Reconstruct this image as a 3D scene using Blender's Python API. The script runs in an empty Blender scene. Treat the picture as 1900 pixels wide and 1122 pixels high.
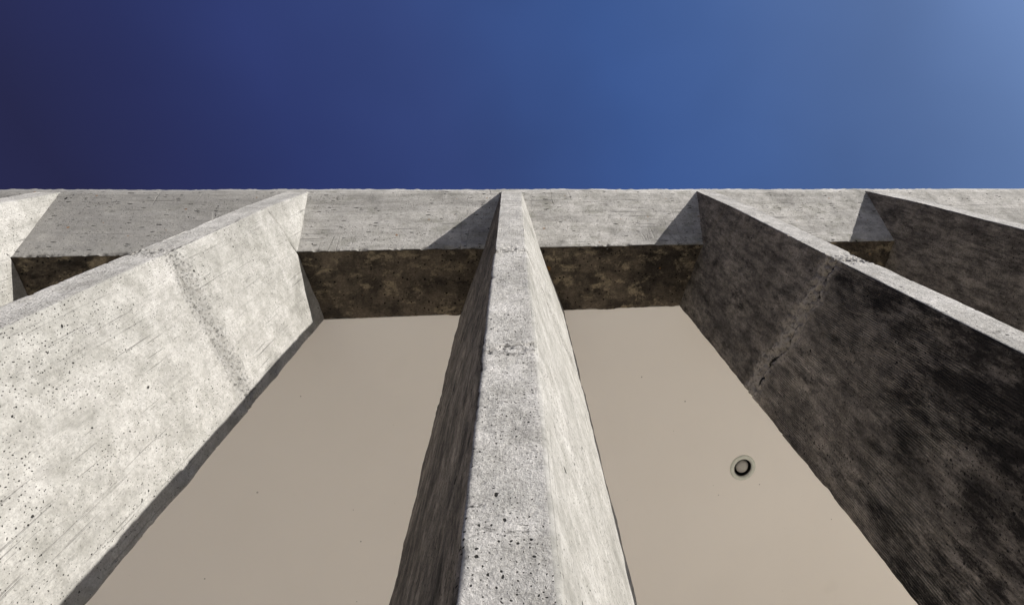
import bpy, math, numpy as np
from mathutils import Matrix, Vector
S = bpy.context.scene
COL = S.collection

# ------------------------------------------------------------------ camera
U = 0.85                       # metres per layout unit (1 unit = eye to fin fronts)
EYE = 1.6
def rot(a, b, c):
    ca, sa, cb, sb, cc, sc = math.cos(a), math.sin(a), math.cos(b), math.sin(b), math.cos(c), math.sin(c)
    Rx = np.array([[1,0,0],[0,ca,-sa],[0,sa,ca]]); Ry = np.array([[cb,0,sb],[0,1,0],[-sb,0,cb]])
    Rz = np.array([[cc,-sc,0],[sc,cc,0],[0,0,1]])
    return Rz @ Ry @ Rx
R = rot(0.1167, -0.1833, 0.0060)          # rows: picture right, picture down, view direction
F, PX, PY = 1091.3, 1150.88, 309.67
cam = bpy.data.cameras.new("camera"); camo = bpy.data.objects.new("camera", cam); COL.objects.link(camo)
m = Matrix(((R[0][0], -R[1][0], -R[2][0], 0), (R[0][1], -R[1][1], -R[2][1], 0), (R[0][2], -R[1][2], -R[2][2], EYE), (0,0,0,1)))
camo.matrix_world = m
cam.sensor_width = 36; cam.lens = F/1900*36
cam.shift_x = (950-PX)/1900; cam.shift_y = (PY-561)/1900
cam.clip_start = .02; cam.clip_end = 2000
S.camera = camo

# ------------------------------------------------------------------ light
SUN = Vector((1.625, -1.0, 0.54)).normalized()
EL = math.asin(SUN.z); AZ = math.atan2(SUN.x, SUN.y)
sl = bpy.data.lights.new("sun", 'SUN'); sl.energy = 5.0; sl.angle = math.radians(.5); sl.color = (1, .967, .918)
so = bpy.data.objects.new("sun", sl); COL.objects.link(so); so.rotation_euler = SUN.to_track_quat('Z', 'Y').to_euler(); so.location = (20, -14, 12)
W = bpy.data.worlds.new("World"); S.world = W; W.use_nodes = True
wn, wl = W.node_tree.nodes, W.node_tree.links
bg = wn['Background']; bg.inputs[1].default_value = .10
sky = wn.new('ShaderNodeTexSky'); sky.sky_type = 'NISHITA'; sky.sun_disc = False
sky.sun_elevation = EL; sky.sun_rotation = AZ; sky.air_density = 1.0; sky.dust_density = .3; sky.ozone_density = 3.0
# polarised clear sky: deepens away from the sun's side
tc = wn.new('ShaderNodeTexCoord'); dp = wn.new('ShaderNodeVectorMath'); dp.operation = 'DOT_PRODUCT'
dv = Vector((.93, -.37, 0)).normalized(); dp.inputs[1].default_value = dv
wl.new(tc.outputs['Generated'], dp.inputs[0])
rp = wn.new('ShaderNodeValToRGB'); mr = wn.new('ShaderNodeMapRange')
mr.inputs['From Min'].default_value = -.8; mr.inputs['From Max'].default_value = .8
wl.new(dp.outputs['Value'], mr.inputs['Value']); wl.new(mr.outputs[0], rp.inputs[0])
SKYRAMP = [(0.0, (.27,.14,.23)), (.157, (.30,.17,.27)), (.217, (.40,.26,.46)), (.30, (.54,.42,.75)), (.426, (.70,.61,.97)), (.506, (.71,.71,1.07)), (.606, (.68,.75,1.09)), (.708, (.72,.76,1.01)), (.776, (.80,.79,.97)), (.853, (.86,.81,.92)), (1.0, (1.06,.97,.98))]
els = rp.color_ramp.elements
els[0].position, els[0].color = SKYRAMP[0][0], (*SKYRAMP[0][1], 1)
els[1].position, els[1].color = SKYRAMP[-1][0], (*SKYRAMP[-1][1], 1)
for p_, c_ in SKYRAMP[1:-1]:
    e = els.new(p_); e.color = (*c_, 1)
mx = wn.new('ShaderNodeMix'); mx.data_type = 'RGBA'; mx.blend_type = 'MULTIPLY'; mx.inputs[0].default_value = 1
wl.new(sky.outputs[0], mx.inputs[6]); wl.new(rp.outputs[0], mx.inputs[7]); wl.new(mx.outputs[2], bg.inputs[0])
sz = wn.new('ShaderNodeSeparateXYZ'); wl.new(tc.outputs['Generated'], sz.inputs[0])
mz = wn.new('ShaderNodeMapRange'); mz.interpolation_type = 'SMOOTHSTEP'; wl.new(sz.outputs[2], mz.inputs['Value'])
mz.inputs['From Min'].default_value = .05; mz.inputs['From Max'].default_value = .62; mz.inputs['To Min'].default_value = .16; mz.inputs['To Max'].default_value = 1
ci = wn.new('ShaderNodeTexNoise'); ci.inputs['Scale'].default_value = 2.6; ci.inputs['Detail'].default_value = 3; ci.inputs['Roughness'].default_value = .4; wl.new(tc.outputs['Generated'], ci.inputs['Vector'])
cm = wn.new('ShaderNodeMapRange'); wl.new(ci.outputs['Fac'], cm.inputs['Value']); cm.inputs['From Min'].default_value = .35; cm.inputs['From Max'].default_value = .65
cm.inputs['To Min'].default_value = .90; cm.inputs['To Max'].default_value = 1.10
mu = wn.new('ShaderNodeMath'); mu.operation = 'MULTIPLY'; wl.new(mz.outputs[0], mu.inputs[0]); wl.new(cm.outputs[0], mu.inputs[1])
m2 = wn.new('ShaderNodeVectorMath'); m2.operation = 'SCALE'; wl.new(mx.outputs[2], m2.inputs[0]); wl.new(mu.outputs[0], m2.inputs['Scale']); wl.new(m2.outputs[0], bg.inputs[0])
S.view_settings.view_transform = 'Standard'; S.view_settings.look = 'None'; S.view_settings.gamma = 1
S.view_settings.exposure = .58
S.render.engine = 'CYCLES'; S.cycles.max_bounces = 12; S.cycles.diffuse_bounces = 6; S.cycles.use_denoising = True; S.cycles.denoiser = 'OPENIMAGEDENOISE'; S.cycles.denoising_input_passes = 'RGB_ALBEDO_NORMAL'; S.cycles.denoising_prefilter = 'ACCURATE'

# ------------------------------------------------------------------ layout (units)
SP, H1, H2, DB_, DTOP, DBEAM = 2.1686, .0997, .4869, 2.0497, 1.0265, 1.439
ZT, ZK, ZBF, ZBB, ZTOP = 6.4115, 5.4058, 5.5845, 5.5371, 6.56
X0 = .0094
OFF = {3:(.13,.13,0), -2:(-.0012,-.0194,-.0061), -1:(.0106,.0167,.0035), 0:(-.0099,.013,.0052), 1:(.0084,-.0142,.0193), 2:(-.0042,.0001,-.0025)}
ZG = -EYE/U
def wpt(x, d, z): return np.stack([x*U, d*U, z*U+EYE], -1)

# ------------------------------------------------------------------ noise
def _hash(ix, iy, seed):
    h = (ix.astype(np.int64)*374761393 + iy.astype(np.int64)*668265263 + seed*1442695041) & 0xffffffff
    h = ((h ^ (h >> 13))*1274126177) & 0xffffffff
    h = ((h ^ (h >> 16))*2246822519) & 0xffffffff
    return ((h ^ (h >> 15)) & 0xffffff)/float(0xffffff)
def vnoise(x, y, seed=0):
    ix, iy = np.floor(x), np.floor(y); fx, fy = x-ix, y-iy
    fx = fx*fx*(3-2*fx); fy = fy*fy*(3-2*fy)
    a, b = _hash(ix, iy, seed), _hash(ix+1, iy, seed); c, d = _hash(ix, iy+1, seed), _hash(ix+1, iy+1, seed)
    return (a*(1-fx)+b*fx)*(1-fy)+(c*(1-fx)+d*fx)*fy
def fbm(x, y, seed=0, o=4):
    r, a, t = 0, 1., 0.
    for i in range(o):
        r = r + a*vnoise(x*2**i, y*2**i, seed+i*17); t += a; a *= .5
    return r/t                                          # 0..1
def sst(a, b, x):
    t = np.clip((x-a)/(b-a+0.), 0, 1); return t*t*(3-2*t)

# ------------------------------------------------------------------ object helpers
def link(name, me, parent=None, mats=()):
    o = bpy.data.objects.new(name, me); COL.objects.link(o)
    for mt in mats: me.materials.append(mt)
    if parent: o.parent = parent
    return o
def empty(name, loc, label, cat, group=None):
    o = bpy.data.objects.new(name, None); COL.objects.link(o); o.location = loc; o['label'] = label; o['category'] = cat
    if group: o['group'] = group
    return o
def grid_mesh(name, P, caps=None, matidx=None, flip=False, smooth=True):
    """P: (rows, cols, 3) grid of points -> one mesh; caps: extra index polygons"""
    r, c = P.shape[:2]
    idx = np.arange(r*c).reshape(r, c)
    q = np.stack([idx[:-1,:-1], idx[:-1,1:], idx[1:,1:], idx[1:,:-1]], -1)
    if flip: q = q[..., ::-1]
    q = q.reshape(-1, 4)
    me = bpy.data.meshes.new(name)
    loops = q.ravel().tolist(); n = len(q); starts = list(range(0, n*4, 4))
    for cp in (caps or []):
        starts.append(len(loops)); loops += list(cp)
    me.vertices.add(r*c); me.vertices.foreach_set('co', P.reshape(-1, 3).astype(np.float32).ravel())
    me.loops.add(len(loops)); me.loops.foreach_set('vertex_index', np.array(loops, np.int32))
    me.polygons.add(len(starts)); me.polygons.foreach_set('loop_start', np.array(starts, np.int32))
    me.update(calc_edges=True); me.validate()
    sm = np.zeros(len(me.polygons), bool); sm[:n] = smooth
    me.polygons.foreach_set('use_smooth', sm)
    if matidx is not None:
        mi = np.zeros(len(me.polygons), np.int32); mi[:n] = np.asarray(matidx).reshape(-1); me.polygons.foreach_set('material_index', mi)
    return me, idx

# ------------------------------------------------------------------ materials
class NB:
    def __init__(s, name):
        s.m = bpy.data.materials.new(name); s.m.use_nodes = True
        s.n, s.l = s.m.node_tree.nodes, s.m.node_tree.links
        s.b = s.n['Principled BSDF']
        s.co = s.n.new('ShaderNodeTexCoord').outputs['Object']
    def _in(s, sock, v):
        if isinstance(v, bpy.types.NodeSocket): s.l.new(v, sock)
        elif v is not None: sock.default_value = v
    def mapped(s, scale, rot=(0,0,0)):
        n = s.n.new('ShaderNodeMapping'); s.l.new(s.co, n.inputs[0]); n.inputs['Scale'].default_value = scale; n.inputs['Rotation'].default_value = rot
        return n.outputs[0]
    def noise(s, scale, detail=4, rough=.5, vec=None, dist=0):
        n = s.n.new('ShaderNodeTexNoise'); n.inputs['Scale'].default_value = scale; n.inputs['Detail'].default_value = detail
        n.inputs['Roughness'].default_value = rough; n.inputs['Distortion'].default_value = dist
        s.l.new(vec if vec is not None else s.co, n.inputs['Vector']); return n.outputs['Fac']
    def vor(s, scale, vec=None, feat='F1'):
        n = s.n.new('ShaderNodeTexVoronoi'); n.feature = feat; n.inputs['Scale'].default_value = scale
        s.l.new(vec if vec is not None else s.co, n.inputs['Vector']); return n
    def math(s, op, a, b=None, c=None, clamp=False):
        n = s.n.new('ShaderNodeMath'); n.operation = op; n.use_clamp = clamp
        s._in(n.inputs[0], a); s._in(n.inputs[1], b); s._in(n.inputs[2], c); return n.outputs[0]
    def ramp(s, v, a, b, lo=0., hi=1.):
        n = s.n.new('ShaderNodeMapRange'); n.interpolation_type = 'SMOOTHSTEP'
        s._in(n.inputs['Value'], v); n.inputs['From Min'].default_value = a; n.inputs['From Max'].default_value = b
        n.inputs['To Min'].default_value = lo; n.inputs['To Max'].default_value = hi; return n.outputs[0]
    def mix(s, f, a, b, mode='MIX'):
        n = s.n.new('ShaderNodeMix'); n.data_type = 'RGBA'; n.blend_type = mode
        s._in(n.inputs[0], f)
        for k, v in ((6, a), (7, b)):
            if isinstance(v, tuple) and len(v) == 3: v = (*v, 1)
            s._in(n.inputs[k], v)
        return n.outputs[2]
    def sep(s, v=None):
        n = s.n.new('ShaderNodeSeparateXYZ'); s.l.new(v if v is not None else s.co, n.inputs[0]); return n.outputs
    def done(s, col, rough=.9, height=None, dist=.01, strength=1., spec=.25):
        s._in(s.b.inputs['Base Color'], col); s._in(s.b.inputs['Roughness'], rough); s.b.inputs['Specular IOR Level'].default_value = spec
        if height is not None:
            n = s.n.new('ShaderNodeBump'); n.inputs['Strength'].default_value = strength; n.inputs['Distance'].default_value = dist
            s.l.new(height, n.inputs['Height']); s.l.new(n.outputs[0], s.b.inputs['Normal'])
        return s.m

def pits(k, scale, rmax, power, vec, dens=None):
    """sparse air holes on one plane: 1 inside a hole"""
    v = k.n.new('ShaderNodeTexVoronoi'); v.voronoi_dimensions = '2D'; v.inputs['Scale'].default_value = scale; k.l.new(vec, v.inputs['Vector'])
    rnd = k.sep(v.outputs['Color'])[0]
    r = k.math('MULTIPLY', k.math('POWER', rnd, power), rmax)
    if dens is not None: r = k.math('MULTIPLY', r, dens)
    d = k.math('DIVIDE', v.outputs['Distance'], k.math('ADD', r, .0005))
    return k.ramp(d, .7, 1.1, 1., 0.)

def concrete(name, light, dark, plane, grime, grime_lo=.6, grime_hi=.85, blotch=2.2, streak=(7,7,.7), streak_amt=.3,
             pit=1., grain=1., ribs=0., lines=0., scratch=0., clump=0., bump=.9, dark_blotch=0., crisp=.12):
    k = NB(name); z = k.sep()
    a, b = {'yz':(1,2), 'xz':(0,2), 'xy':(0,1)}[plane]
    cb = k.n.new('ShaderNodeCombineXYZ'); k.l.new(z[a], cb.inputs[0]); k.l.new(z[b], cb.inputs[1])
    nz = k.n.new('ShaderNodeTexNoise'); nz.inputs['Scale'].default_value = 38; nz.inputs['Detail'].default_value = 3; k.l.new(k.co, nz.inputs['Vector'])
    wp = k.n.new('ShaderNodeVectorMath'); wp.operation = 'MULTIPLY_ADD'; k.l.new(nz.outputs['Color'], wp.inputs[0]); wp.inputs[1].default_value = (.016,.016,0); k.l.new(cb.outputs[0], wp.inputs[2])
    uv = wp.outputs[0]
    def sc(sx, sy, off=0):
        n = k.n.new('ShaderNodeMapping'); k.l.new(uv, n.inputs[0]); n.inputs['Scale'].default_value = (sx, sy, 1); n.inputs['Location'].default_value = (off, off*1.7, 0); return n.outputs[0]
    sand = k.noise(120, 5, .72)
    b1 = k.math('ADD', k.noise(blotch, 10, .68), k.math('MULTIPLY_ADD', sand, .16, -.08))
    col = k.mix(k.ramp(b1, .34, .66), light, dark)
    b2 = k.noise(blotch*4.5, 6, .65); col = k.mix(1., col, k.mix(k.ramp(b2, .3, .7), (.82,.82,.80), (1.15,1.15,1.15)), 'MULTIPLY')
    st = k.noise(1., 6, .62, k.mapped(streak))
    col = k.mix(k.math('MULTIPLY', k.ramp(st, .46, .72), streak_amt), col, tuple(c*.5 for c in dark))
    g = k.noise(blotch*.8+.5, 9, .62, k.mapped((1.2,1.2,.75), (.3,.2,.9)))
    if dark_blotch:                                                    # dark blotches: denser on the lower lift's front and low down, sparser above the joint
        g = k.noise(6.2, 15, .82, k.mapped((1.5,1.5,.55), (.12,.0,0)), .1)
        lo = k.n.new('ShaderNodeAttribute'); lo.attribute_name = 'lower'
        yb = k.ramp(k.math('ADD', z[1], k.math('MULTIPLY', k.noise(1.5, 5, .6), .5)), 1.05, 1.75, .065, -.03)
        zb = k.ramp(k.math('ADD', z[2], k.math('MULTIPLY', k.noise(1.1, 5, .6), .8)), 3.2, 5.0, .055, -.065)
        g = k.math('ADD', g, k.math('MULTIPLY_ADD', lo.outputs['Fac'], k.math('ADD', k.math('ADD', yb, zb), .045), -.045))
    g = k.math('ADD', g, k.math('MULTIPLY_ADD', sand, .30, -.15))
    col = k.mix(k.ramp(g, grime_lo, grime_hi), col, grime)
    if dark_blotch:
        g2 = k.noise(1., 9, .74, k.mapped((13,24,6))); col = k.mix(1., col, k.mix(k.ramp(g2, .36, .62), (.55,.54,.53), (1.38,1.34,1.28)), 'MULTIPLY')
    fine = k.noise(48, 7, .72); col = k.mix(1., col, k.mix(k.ramp(fine, .32, .68), (.86,.86,.86), (1.12,1.12,1.12)), 'MULTIPLY')
    col = k.mix(1., col, k.mix(k.ramp(sand, .30, .68), (1-crisp*1.3,)*3, (1+crisp,)*3), 'MULTIPLY')
    dens = k.ramp(k.noise(2.7, 4, .6), .36, .64, .45, 1.)
    pm = pits(k, 17, .075*pit, 5, sc(1,.85), dens)
    pm = k.math('MAXIMUM', pm, pits(k, 40, .115*pit, 2.4, sc(1,.8,.3), dens))
    pm = k.math('MAXIMUM', pm, pits(k, 80, .17*pit, 1.9, sc(1,.8,.7), dens))
    pm = k.math('MAXIMUM', pm, pits(k, 6, .045*pit, 6, sc(1,.7,.5)))
    h = k.math('ADD', k.math('MULTIPLY', fine, .45*grain), k.math('MULTIPLY', sand, .25*grain))
    h = k.math('ADD', h, k.math('MULTIPLY', b2, .5))
    if clump:                                                   # honeycombed clusters with ragged dark crevices
        cn = k.ramp(k.noise(3.6, 4, .6, k.mapped((1,1,2.2))), .54, .68)
        cr = k.noise(1., 5, .7, k.mapped((30,30,75)))
        cl = k.math('MULTIPLY', k.ramp(cr, .56, .64), k.math('MULTIPLY', cn, clump))
        pm = k.math('MAXIMUM', pm, cl)
    if lines:                                                   # grain of the form boards
        ln = k.noise(1., 3, .6, k.mapped((3,85,1.1))); lm = k.ramp(k.noise(1.7, 4, .6), .42, .6)
        le = k.math('MULTIPLY', k.ramp(ln, .60, .70), k.math('MULTIPLY', lm, lines))
        col = k.mix(k.math('MULTIPLY', le, .5), col, tuple(c*.4 for c in dark)); h = k.math('SUBTRACT', h, k.math('MULTIPLY', le, .6))
        ln2 = k.noise(1., 2, .5, k.mapped((3,22,.35), (.02,0,0))); le2 = k.math('MULTIPLY', k.ramp(ln2, .485, .5), k.ramp(ln2, .5, .515, 1., 0.))
        col = k.mix(k.math('MULTIPLY', le2, .18*lines), col, tuple(c*.4 for c in dark))
    if ribs:
        lowa = k.n.new('ShaderNodeAttribute'); lowa.attribute_name = 'lower'
        wob = k.math('MULTIPLY', k.noise(1.2, 3, .5, k.mapped((2,2,.6))), .10)
        ph = k.math('MULTIPLY', k.math('ADD', z[1], wob), 2*math.pi/.0095)
        rb = k.math('MULTIPLY', k.math('SINE', ph), .5)
        rm = k.math('MULTIPLY', k.ramp(k.noise(2.6, 5, .65, k.mapped((1,1,.45))), .42, .60), lowa.outputs['Fac'])
        rm = k.math('MULTIPLY', rm, k.ramp(k.noise(1., 5, .7, k.mapped((20,40,9))), .36, .56, .1, 1.))
        rb = k.math('MULTIPLY', rb, k.math('MULTIPLY', rm, ribs))
        h = k.math('ADD', h, k.math('MULTIPLY', rb, .7))
        col = k.mix(1., col, k.mix(k.ramp(rb, -.45*ribs, .45*ribs), (.62,.62,.62), (1.3,1.28,1.26)), 'MULTIPLY')
    if plane == 'yz' or clump:
        aj = k.n.new('ShaderNodeAttribute'); aj.attribute_name = 'joint'; ac = k.n.new('ShaderNodeAttribute'); ac.attribute_name = 'crack'
        cr = k.noise(1., 5, .75, k.mapped((66,66,44))); gap = k.math('MULTIPLY', k.ramp(cr, .55, .62), k.ramp(aj.outputs['Fac'], .15, .6))
        col = k.mix(k.math('MULTIPLY', k.ramp(k.math('MULTIPLY', aj.outputs['Fac'], k.ramp(k.noise(22, 6, .7), .3, .65, .4, 1.3)), .1, .9), .95 if dark_blotch else .35), col, (.43,.38,.32) if dark_blotch else tuple(c*.85 for c in dark))
        pm = k.math('MAXIMUM', pm, k.math('MULTIPLY', gap, .55)); h = k.math('ADD', h, k.math('MULTIPLY', k.math('MULTIPLY', cr, aj.outputs['Fac']), 1.6))
        cw = k.math('MULTIPLY', ac.outputs['Fac'], k.ramp(k.noise(30, 4, .6), .3, .5))
        pm = k.math('MAXIMUM', pm, k.ramp(cw, .35, .75))
    if scratch:
        mo = k.noise(5.5, 9, .66, k.mapped((1,1.6,1.6), (0,.2,0))); col = k.mix(k.math('MULTIPLY', k.ramp(mo, .50, .68), .7), col, tuple(c*f for c, f in zip(dark, (.60,.61,.55))))
        bs = k.noise(1., 4, .6, k.mapped((1.6,40,34))); bm = k.math('MULTIPLY', k.ramp(bs, .58, .68), k.ramp(k.noise(3, 3), .42, .6))
        col = k.mix(k.math('MULTIPLY', bm, .55), col, tuple(c*.4 for c in dark)); h = k.math('SUBTRACT', h, k.math('MULTIPLY', bm, .4))
        for sx, sy, rr, o in ((9, 46, .19, .1), (16, 66, .13, .8), (5, 24, .13, .4)):
            pm = k.math('MAXIMUM', pm, pits(k, 1., rr, 6, sc(sx, sy, o)))
        ed = k.n.new('ShaderNodeTexVoronoi'); ed.voronoi_dimensions = '2D'; ed.feature = 'DISTANCE_TO_EDGE'; ed.inputs['Scale'].default_value = 1; k.l.new(sc(7.5, .55, .2), ed.inputs['Vector'])
        em = k.math('MULTIPLY', k.ramp(ed.outputs['Distance'], .006, .022, 1., 0.), k.ramp(k.noise(2.2, 4), .53, .64))
        col = k.mix(k.math('MULTIPLY', em, .42*scratch), col, tuple(c*.4 for c in dark)); h = k.math('SUBTRACT', h, k.math('MULTIPLY', em, .4))
        # the face is mixed darker, in patches, towards the far left end
        dx = k.ramp(k.math('ADD', z[0], k.math('MULTIPLY', k.noise(.9, 4), 2.4)), -2.2, 1.4, 1., 0.)
        col = k.mix(k.math('MULTIPLY', dx, k.ramp(b2, .25, .6, .45, 1.)), col, tuple(c*.62 for c in dark))
        rs_ = pits(k, 4.2, .05, 5, sc(1, 1.2, .9)); col = k.mix(k.math('MULTIPLY', rs_, .8), col, (.25,.12,.04))
    col = k.mix(k.math('MULTIPLY', pm, .96), col, (.012,.011,.010))  # holes and cracks filled near black: dirt plus their inner shade painted in
    h = k.math('SUBTRACT', h, k.math('MULTIPLY', pm, 1.2))
    return k.done(col, .9, h, .007, bump, .15)

M_SIDE = concrete("board_marked_concrete", (.345,.334,.314), (.285,.277,.257), 'yz', (.175,.170,.152), .53, .76, streak_amt=.18, pit=1.15, lines=1., crisp=.13)
M_STAIN_SHADE = concrete("shade_toned_stained_concrete", (.27,.243,.213), (.13,.116,.103), 'yz', (.026,.023,.021), .46, .61, ribs=1.3, lines=.8, blotch=2.3, streak_amt=.5, dark_blotch=1., pit=1.4, crisp=.36)  # stained concrete for the left faces, with their shade painted into its colour
M_FRONT = concrete("coarse_cast_concrete", (.505,.484,.456), (.42,.402,.378), 'xz', (.27,.265,.25), .54, .8, pit=1.4, grain=2.4, clump=1., bump=1., crisp=.22)
M_BEAM = concrete("plank_marked_concrete", (.545,.522,.49), (.42,.403,.378), 'xz', (.22,.21,.193), .50, .74, streak=(.9,9,9), streak_amt=.5, scratch=1., pit=1.2, crisp=.15)

def soffit_material():
    k = NB("damp_stained_concrete")
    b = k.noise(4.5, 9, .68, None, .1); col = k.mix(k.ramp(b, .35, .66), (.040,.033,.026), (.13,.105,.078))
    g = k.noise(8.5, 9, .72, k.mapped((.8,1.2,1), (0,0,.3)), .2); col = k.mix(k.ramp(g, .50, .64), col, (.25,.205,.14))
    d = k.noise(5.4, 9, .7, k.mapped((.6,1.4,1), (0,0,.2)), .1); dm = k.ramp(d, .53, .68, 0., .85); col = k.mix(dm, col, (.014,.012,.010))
    z_ = k.sep(); cb = k.n.new('ShaderNodeCombineXYZ'); k.l.new(z_[0], cb.inputs[0]); k.l.new(z_[1], cb.inputs[1]); uv = cb.outputs[0]
    o = pits(k, 3., .10, 5, uv); col = k.mix(k.math('MULTIPLY', o, .8), col, (.26,.12,.025))
    f = k.noise(70, 5, .7); col = k.mix(1., col, k.mix(k.ramp(f, .3, .7), (.7,.7,.7), (1.25,1.24,1.22)), 'MULTIPLY')
    p = pits(k, 30, .25, 4, uv); col = k.mix(p, col, (.01,.009,.008))
    h = k.math('ADD', k.math('MULTIPLY', f, .4), k.math('MULTIPLY', g, 1.2)); h = k.math('SUBTRACT', h, p)
    return k.done(col, .92, h, .008, 1., .15)
M_SOFFIT = soffit_material()

def plaster():
    k = NB("painted_plaster")
    b = k.noise(.9, 4, .5); col = k.mix(k.ramp(b, .3, .7), (.90,.86,.80), (.875,.835,.775))
    z_ = k.sep(); cb = k.n.new('ShaderNodeCombineXYZ'); k.l.new(z_[0], cb.inputs[0]); k.l.new(z_[1], cb.inputs[1])
    sp = pits(k, 2.6, .022, 3, cb.outputs[0]); col = k.mix(k.math('MULTIPLY', sp, .7), col, (.22,.2,.17))
    bl = k.noise(2.4, 2, .4, k.mapped((1,1,1), (0,0,.7))); col = k.mix(k.math('MULTIPLY', k.ramp(bl, .66, .80), .08), col, (.55,.51,.45))
    f = k.noise(45, 4, .6); h = k.math('ADD', k.math('MULTIPLY', f, .3), k.noise(2.2, 2, .4))
    return k.done(col, .85, h, .006, .25, .2)
M_PLASTER = plaster()
def simple(name, c, rough=.5, metal=0., noise_scale=40, amt=.08):
    k = NB(name); f = k.noise(noise_scale, 4, .6)
    col = k.mix(k.ramp(f, .3, .7), tuple(x*(1-amt) for x in c), tuple(min(1, x*(1+amt)) for x in c))
    k.b.inputs['Metallic'].default_value = metal
    return k.done(col, rough, f, .001, .2, .4)
def paving(name, t, m):
    k = NB(name)
    br = k.n.new('ShaderNodeTexBrick'); k.l.new(k.co, br.inputs['Vector']); br.inputs['Scale'].default_value = 1.
    br.inputs['Brick Width'].default_value = .9; br.inputs['Row Height'].default_value = .6; br.inputs['Mortar Size'].default_value = .006
    br.inputs['Color1'].default_value = (.60*t,.56*t,.50*t,1); br.inputs['Color2'].default_value = (.55*t,.515*t,.46*t,1); br.inputs['Mortar'].default_value = (m*1.05,m,m*.9,1)
    f = k.noise(12, 6, .6); col = k.mix(1., br.outputs['Color'], k.mix(f, (.88,.88,.88), (1.08,1.08,1.08)), 'MULTIPLY')
    return k.done(col, .8, f, .002, .4, .3)
M_PAVE = paving('grey_stone_paving', .50, .1)
M_BOUNCE_FLOOR = paving('pale_bounce_floor', 1.42, .5)  # kept very pale to throw sunlight up at the ceiling

# ------------------------------------------------------------------ ground
me, _ = grid_mesh("paving", wpt(*np.meshgrid(np.linspace(-400,400,3), np.linspace(-400,400,3)), np.full((3,3), ZG)), smooth=False)
g = link("paving", me, None, (M_PAVE,)); g['kind'] = 'structure'

# ------------------------------------------------------------------ building
bld = empty("concrete_building", (0, 1.5*U, 0), "raw concrete building with tall wedge shaped fins under a sloping top beam", "building")
INV = Matrix.Translation((0, -1.5*U, 0))
def part(name, me, mats, parent=None, label=None):
    o = link(name, me, parent or bld, mats)
    if parent is None: o.matrix_parent_inverse = INV
    if label: o['label'] = label
    return o

def jz_line(k, side, t):
    """height of the cold joint: front to back"""
    a, b = {1:(3.3927, 3.6818), -1:(3.9034, 3.9858), 0:(3.754, 3.85)}.get(k, (3.45, 3.75))
    return a+(b-a)*t

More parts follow.
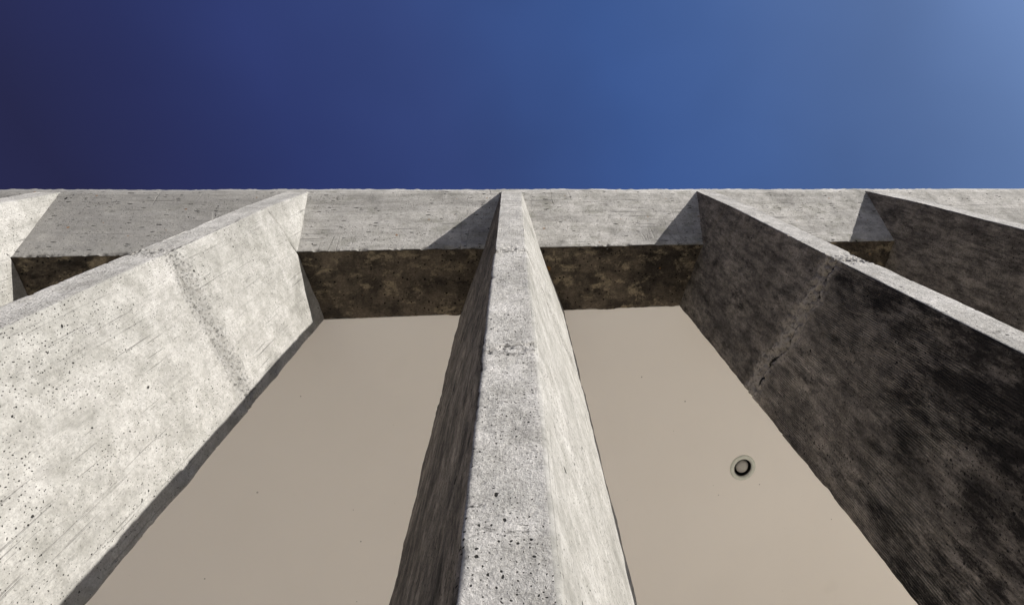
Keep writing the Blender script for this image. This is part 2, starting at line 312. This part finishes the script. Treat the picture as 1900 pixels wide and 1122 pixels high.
def fin(k, res):
    o0, o1, o2 = OFF.get(k, (0,0,0)); seed = 101+k*37
    rs = res/U
    nside = int((DB_-1)*1.07/rs); nfr = max(10, int(2*H1/rs*1.6))
    # profile parameter: (side, t) ; t 0 front .. 1 back
    tt = np.linspace(1, 0, nside+1)
    prof = [(-1, t, 0) for t in tt] + [(-1+2*j/nfr, 0, 1) for j in range(1, nfr)] + [(1, t, 2) for t in tt[::-1]]
    sd = np.array([p[0] for p in prof]); t = np.array([p[1] for p in prof]); reg = np.array([p[2] for p in prof])
    z = np.concatenate([np.linspace(.88, 1.0, 4)[:-1], np.arange(1.0, ZT, rs), [ZT]])  # fins end short, out of view, so sun gets under them to the floor
    Z, SD = np.meshgrid(z, sd, indexing='ij'); T = np.broadcast_to(t, Z.shape); RG = np.broadcast_to(reg, Z.shape)
    upt = np.clip((Z-ZK)/(ZT-ZK), 0, 1)
    Dfront = 1+(DTOP-1)*upt
    D = Dfront+(DB_-Dfront)*T
    h = H1+(H2-H1)*(D-1)/(DB_-1)
    cx = X0+k*SP+o0*(1-T)+o1*T+o2*upt
    X = cx+SD*h
    # arc length across the sides, for the surface patterns
    a = np.where(RG == 1, SD*H1, np.sign(SD)*(H1+T*1.12))
    nrm_s = np.array([1.0, -(H2-H1)/(DB_-1)]); nrm_s /= np.hypot(*nrm_s)
    # displacement along the face normal
    w = (fbm(a*2.2, Z*1.6, seed, 3)-.5)*.014
    w += (fbm(a*14, Z*10, seed+5, 3)-.5)*.006
    jl = jz_line(k, 1, T)+(fbm(a*5, Z*0+1, seed+9, 3)-.5)*.10
    dj = Z-jl
    rough = fbm(a*38, Z*38, seed+11, 3)
    band = np.exp(-((dj-.05)/.11)**2)
    wg = -band*np.maximum(0, rough-.42)*(.085 if k == 1 else .045)                              # honeycombed band above the joint
    wg += -np.exp(-(dj/.009)**2)*(.020 if k == 1 else .010)*sst(.35, .6, fbm(a*6, Z*3, seed+13, 2))   # the joint line itself
    wg += np.where(dj < 0, .006, 0)                                     # the lower lift stands a little proud
    dk = Z-(ZK+(ZBF-ZK)*np.clip((D-1)/(DBEAM-1), 0, 1.3))
    wg += -np.exp(-(dk/.012)**2)*.010
    if k == 0:                                                          # crack and honeycomb across the face, lower down
        d2 = Z-2.32-(fbm(a*9, Z*0, seed+15, 3)-.5)*.05
        wg += (RG == 1)*(-np.exp(-(d2/.006)**2)*.012-np.exp(-((d2+.05)/.04)**2)*np.maximum(0, rough-.45)*.08)
    w2 = w+np.where(RG == 1, wg*.8, wg)
    # back edge: ragged where the form was struck
    bk = sst(.93, 1., T)*(RG != 1)
    w2 = w2+bk*((fbm(Z*5, a*0+k, seed+21, 6)-.5)*(.010 if k == 0 else .034) - np.maximum(0, vnoise(Z*19, a*0, seed+22)-.80)*(.01 if k == 0 else .07))
    # front arrises: slightly rounded and chipped
    edge = np.where(RG == 1, 1-np.abs(SD), T*1.12/H1)*H1                    # distance from the arris
    for s_ in (-1, 1):
        ch = np.maximum(0, fbm(Z*24, Z*0+s_*3.3, seed+31, 5)-.62)*(.045 if k == 0 else .085)+np.maximum(0, vnoise(Z*9, Z*0+s_, seed+33)-.86)*.10+.003
        ch = ch*(1+1.4*np.exp(-((Z-jz_line(k, 1, 0)-.04)/.07)**2))
        on = (np.sign(SD) == s_) if True else None
        pull = np.where(on, np.maximum(0, ch-edge)*.62, 0)
        w2 = w2-pull
    
    X = X+np.where(RG == 1, np.where(np.abs(SD) > .999, SD*w2*.7, 0), np.sign(SD)*w2*nrm_s[0])
    D = D+np.where(RG == 1, -w2, w2*nrm_s[1])
    # corner verts move both ways
    P = wpt(X, D, Z)
    r, c = Z.shape
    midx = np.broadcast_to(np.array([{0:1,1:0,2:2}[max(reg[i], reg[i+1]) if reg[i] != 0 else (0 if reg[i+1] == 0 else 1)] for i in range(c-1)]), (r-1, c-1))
    idx = np.arange(r*c).reshape(r, c)
    caps = [list(idx[-1, :]), list(idx[0, ::-1]), list(idx[:, 0]) + list(idx[::-1, -1])]
    me, _ = grid_mesh("fin", P, caps, midx)
    jb = band*(.5+.5*np.where(RG == 1, .6, 1))
    ck = np.exp(-(dj/(.021 if k > 0 else .010))**2)*sst(.22 if k > 0 else .30, .50, fbm(a*7, Z*0+2, seed+14, 3))*(.55 if k < 0 else 1)+.7*np.exp(-(dk/.009)**2)*sst(.35, .6, fbm(a*6, Z*0+5, seed+16, 3))*(D < DBEAM+.08)
    if k == 0:
        jb = jb*.45+(RG == 1)*np.exp(-((d2+.05)/.055)**2)*.9; ck = ck+(RG == 1)*np.exp(-(d2/.007)**2)*.75*sst(.35,.6,fbm(a*14, Z*0+8, seed+18, 2))
    if k != 0: jb = jb*1.0
    for an, av in (('joint', jb), ('crack', np.clip(ck, 0, 1)), ('lower', sst(.03, -.30, dj)*(.25 if k == 0 else 1))):
        at = me.attributes.new(an, 'FLOAT', 'POINT'); at.data.foreach_set('value', av.astype(np.float32).ravel())
    # mark the front arrises sharp enough by shading flat caps only
    return me
FLAB = {-2:"fin at the far left of the front, only its sunlit side and top in the picture",
        -1:"fin left of the central one, broad sunlit right side with a rough diagonal joint",
        0:"central fin seen end on, pitted narrow front face",
        1:"fin right of the central one, dark left side, stained and with shade painted in, ribbed board marks",
        2:"fin at the far right, dark left side under the bright top beam"}
for k in range(-4, 7):
    res = .0085 if k in (-1, 0, 1) else (.016 if k in (-2, 2) else .04)
    part("fin", fin(k, res), (M_FRONT, M_STAIN_SHADE, M_SIDE), None, FLAB.get(k))

XL, XR = X0-4.3*SP, X0+6.4*SP
def beam():
    rs = .010/U
    xs = np.concatenate([np.linspace(XL, -2.45*SP, 20)[:-1], np.arange(-2.45*SP, 2.5*SP, rs), np.linspace(2.5*SP, XR, 40)])
    # section from the lower back, round the face, over the top
    sec = []
    def seg(a, b, n, tag):
        for i in range(n): sec.append((a[0]+(b[0]-a[0])*i/n, a[1]+(b[1]-a[1])*i/n, tag))
    dn = .024
    seg((DB_+.05, ZBB+dn), (DBEAM, ZBF+dn), 3, 0); seg((DBEAM, ZBF+dn), (DBEAM, ZBF), 2, 1); seg((DBEAM, ZBF), (DTOP, ZT), int(.92/rs), 2)
    seg((DTOP, ZT), (DTOP-.002, ZTOP), 10, 3); seg((DTOP-.002, ZTOP), (DB_+.05, ZTOP), 4, 4); sec.append((DB_+.05, ZTOP, 4))
    sec = np.array(sec)
    X, Dd = np.meshgrid(xs, sec[:,0], indexing='ij'); Zz = np.broadcast_to(sec[:,1], X.shape); tg = np.broadcast_to(sec[:,2], X.shape)
    u = np.broadcast_to(np.arange(len(sec))*rs, X.shape)
    w = (fbm(X*1.5, u*2, 5, 3)-.5)*.012+(fbm(X*5, u*22, 6, 3)-.5)*.007
    low = np.exp(-((Zz-ZBF)/.02)**2)*(tg <= 2); top = np.exp(-((Zz-ZT)/.012)**2)*(tg >= 2)
    w = w-low*np.maximum(0, fbm(X*15, X*0, 8, 3)-.55)*.11
    w = w-top*(.006+.010*fbm(X*20, X*0, 9, 3))
    upl = (Zz >= ZTOP-.02)*(tg <= 4)
    w = w-upl*(fbm(X*22, X*0, 10, 4)-.35)*.014
    w = w*(tg != 0)*(tg < 4.5)
    face = (tg == 2)|(tg == 1)
    n = np.array([-.894, -.446])
    D2 = Dd+np.where(face, n[0]*w, -w); Z2 = Zz+np.where(face, n[1]*w*.3, 0)
    Z2 = Z2+(tg >= 3)*upl*(fbm(X*9, X*0, 12, 4)-.5)*.012
    P = wpt(X, D2, Z2)
    r, c = X.shape; idx = np.arange(r*c).reshape(r, c)
    me, _ = grid_mesh("top_beam", P, [list(idx[0]), list(idx[-1][::-1])])
    return me
tb = part("top_beam", beam(), (M_BEAM,), None, "sunlit concrete beam with sloping face along the top of the fins")

def box_me(name, x0, x1, d0, d1, z0, z1, zb=None, ze=None):
    zb = z0 if zb is None else zb; ze = z0 if ze is None else ze
    v = [(x0,d0,zb),(x1,d0,zb),(x1,d1,ze),(x0,d1,ze),(x0,d0,z1),(x1,d0,z1),(x1,d1,z1),(x0,d1,z1)]
    v = [tuple(wpt(*p)) for p in v]
    f = [(3,2,1,0),(4,5,6,7),(0,1,5,4),(1,2,6,5),(2,3,7,6),(3,0,4,7)]
    me = bpy.data.meshes.new(name); me.from_pydata(v, [], f); me.update(); return me
def soffit(k):
    rs = .011/U
    x0, x1 = X0+k*SP+H1, X0+(k+1)*SP-H1
    xs = np.arange(x0, x1+rs, rs); ds = np.linspace(DBEAM+.004, DB_+.006, int(.62/rs))
    X, D = np.meshgrid(xs, ds, indexing='ij'); t = (D-ds[0])/(ds[-1]-ds[0])
    Z = ZBF-.002+(ZBB-ZBF)*t
    w = (fbm(X*4, D*5, 60+k, 5)-.5)*.030+(fbm(X*26, D*26, 70+k, 3)-.5)*.012
    w = w+np.maximum(0, fbm(X*9, D*11, 80+k, 3)-.62)*.10
    w = np.minimum(w*sst(0, .06, t), .018)
    D = D+sst(.9, 1, t)*(fbm(X*10, X*0, 90+k, 4)-.5)*.03
    P = np.concatenate([wpt(X, D, Z+w), wpt(X[:, -1:], D[:, -1:], np.full_like(X[:, -1:], ZBB+.05))], 1)
    me, _ = grid_mesh("soffit", P, flip=True)
    return me
for k in range(-4, 6):
    part("soffit", soffit(k), (M_SOFFIT,), tb, "damp stained brown underside of the top beam" if k == -1 else None)
# deep covered space behind the fins
part("floor", box_me("floor", XL, XR, .75, 7.2, ZG+.004, ZG+.06), (M_BOUNCE_FLOOR,))  # unseen pale floor, added to bounce sun onto the ceiling
d = R.T @ np.array([(1378-PX)/F, (867-PY)/F, 1.]); zc = (ZBB+.006); lp = d*zc/d[2]
LR = 24.6/F*(R[2]@lp)*U                                               # outer radius of the downlight in metres
loc = Vector((lp[0]*U, lp[1]*U, zc*U+EYE))
import bmesh
def ceiling():
    bm = bmesh.new(); zz = loc.z; rh = LR*.73
    cir = [bm.verts.new((loc.x+rh*math.cos(t), loc.y+rh*math.sin(t), zz)) for t in np.linspace(0, 2*math.pi, 64, endpoint=False)]
    e = [bm.edges.new((cir[i], cir[(i+1) % 64])) for i in range(64)]
    out = [bm.verts.new((x, y, zz)) for x, y in ((XL*U, (DB_+.012)*U), (XR*U, (DB_+.012)*U), (XR*U, 7.2*U), (XL*U, 7.2*U))]
    e += [bm.edges.new((out[i], out[(i+1) % 4])) for i in range(4)]
    bmesh.ops.triangle_fill(bm, use_beauty=True, use_dissolve=False, edges=e, normal=(0,0,-1))
    r = bmesh.ops.extrude_edge_only(bm, edges=e); vs = [v for v in r['geom'] if isinstance(v, bmesh.types.BMVert)]
    for v in vs: v.co.z += .2
    top = [x for x in r['geom'] if isinstance(x, bmesh.types.BMEdge)]
    bmesh.ops.triangle_fill(bm, use_beauty=True, use_dissolve=False, edges=[x for x in top if all(v in vs for v in x.verts)], normal=(0,0,1))
    me = bpy.data.meshes.new("ceiling"); bm.to_mesh(me); bm.free(); return me
part("ceiling", ceiling(), (M_PLASTER,), None, "smooth beige painted ceiling behind the fins")
part("roof", box_me("roof", XL, XR, DB_+.052, 7.25, ZBB+.252, ZTOP-.08), (M_BEAM,))
part("rear_wall", box_me("rear_wall", XL, XR, 7.2, 7.5, ZG, ZBB+.248), (M_PLASTER,))

# ------------------------------------------------------------------ recessed downlight
def lathe(name, prof, seg=64):
    a = np.linspace(0, 2*np.pi, seg, endpoint=False)
    v = [(r*math.cos(t), r*math.sin(t), z) for r, z in prof for t in a]
    n = len(prof); f = []
    for i in range(n-1):
        for j in range(seg):
            j2 = (j+1) % seg
            f.append((i*seg+j, i*seg+j2, (i+1)*seg+j2, (i+1)*seg+j))
    me = bpy.data.meshes.new(name); me.from_pydata(v, [], f); me.update()
    me.polygons.foreach_set('use_smooth', [True]*len(f)); return me
dl = empty("downlight", loc, "round recessed downlight with a grey green ring set in the beige ceiling, its lamp unlit", "downlight")
M_RING = simple("grey_green_enamel", (.66,.68,.60), .5)
M_CAN = simple("black_metal_baffle", (.02,.02,.02), .35)
M_REFL = simple("brushed_aluminium", (.55,.55,.54), .3, 1.)
def frosted():
    k = NB("frosted_glass_bulb"); f = k.noise(30, 3)
    return k.done(k.mix(f, (.46,.44,.40), (.38,.365,.33)), .35, None, spec=.5)
M_BULB = frosted()
q = LR
link("ring", lathe("ring", [(q, .004), (q, -.004), (q*.985, -.008), (q*.93, -.011), (q*.76, -.011), (q*.725, -.008), (q*.715, .004), (q*.71, .02)]), dl, (M_RING,))
link("baffle", lathe("baffle", [(q*.708, .0), (q*.70, .03), (q*.68, .075), (q*.66, .12), (0.001, .125)]), dl, (M_CAN,))
tr = link("trim", lathe("trim", [(q*.704, -.001), (q*.695, -.005), (q*.675, -.003), (q*.68, .006)]), dl, (M_REFL,))
bl = link("bulb", lathe("bulb", [(.001, .001), (q*.15, .003), (q*.32, .009), (q*.45, .018), (q*.51, .032), (q*.49, .058), (q*.3, .10), (q*.2, .122)]), dl, (M_BULB,))
bl.location = (.004, .007, 0)
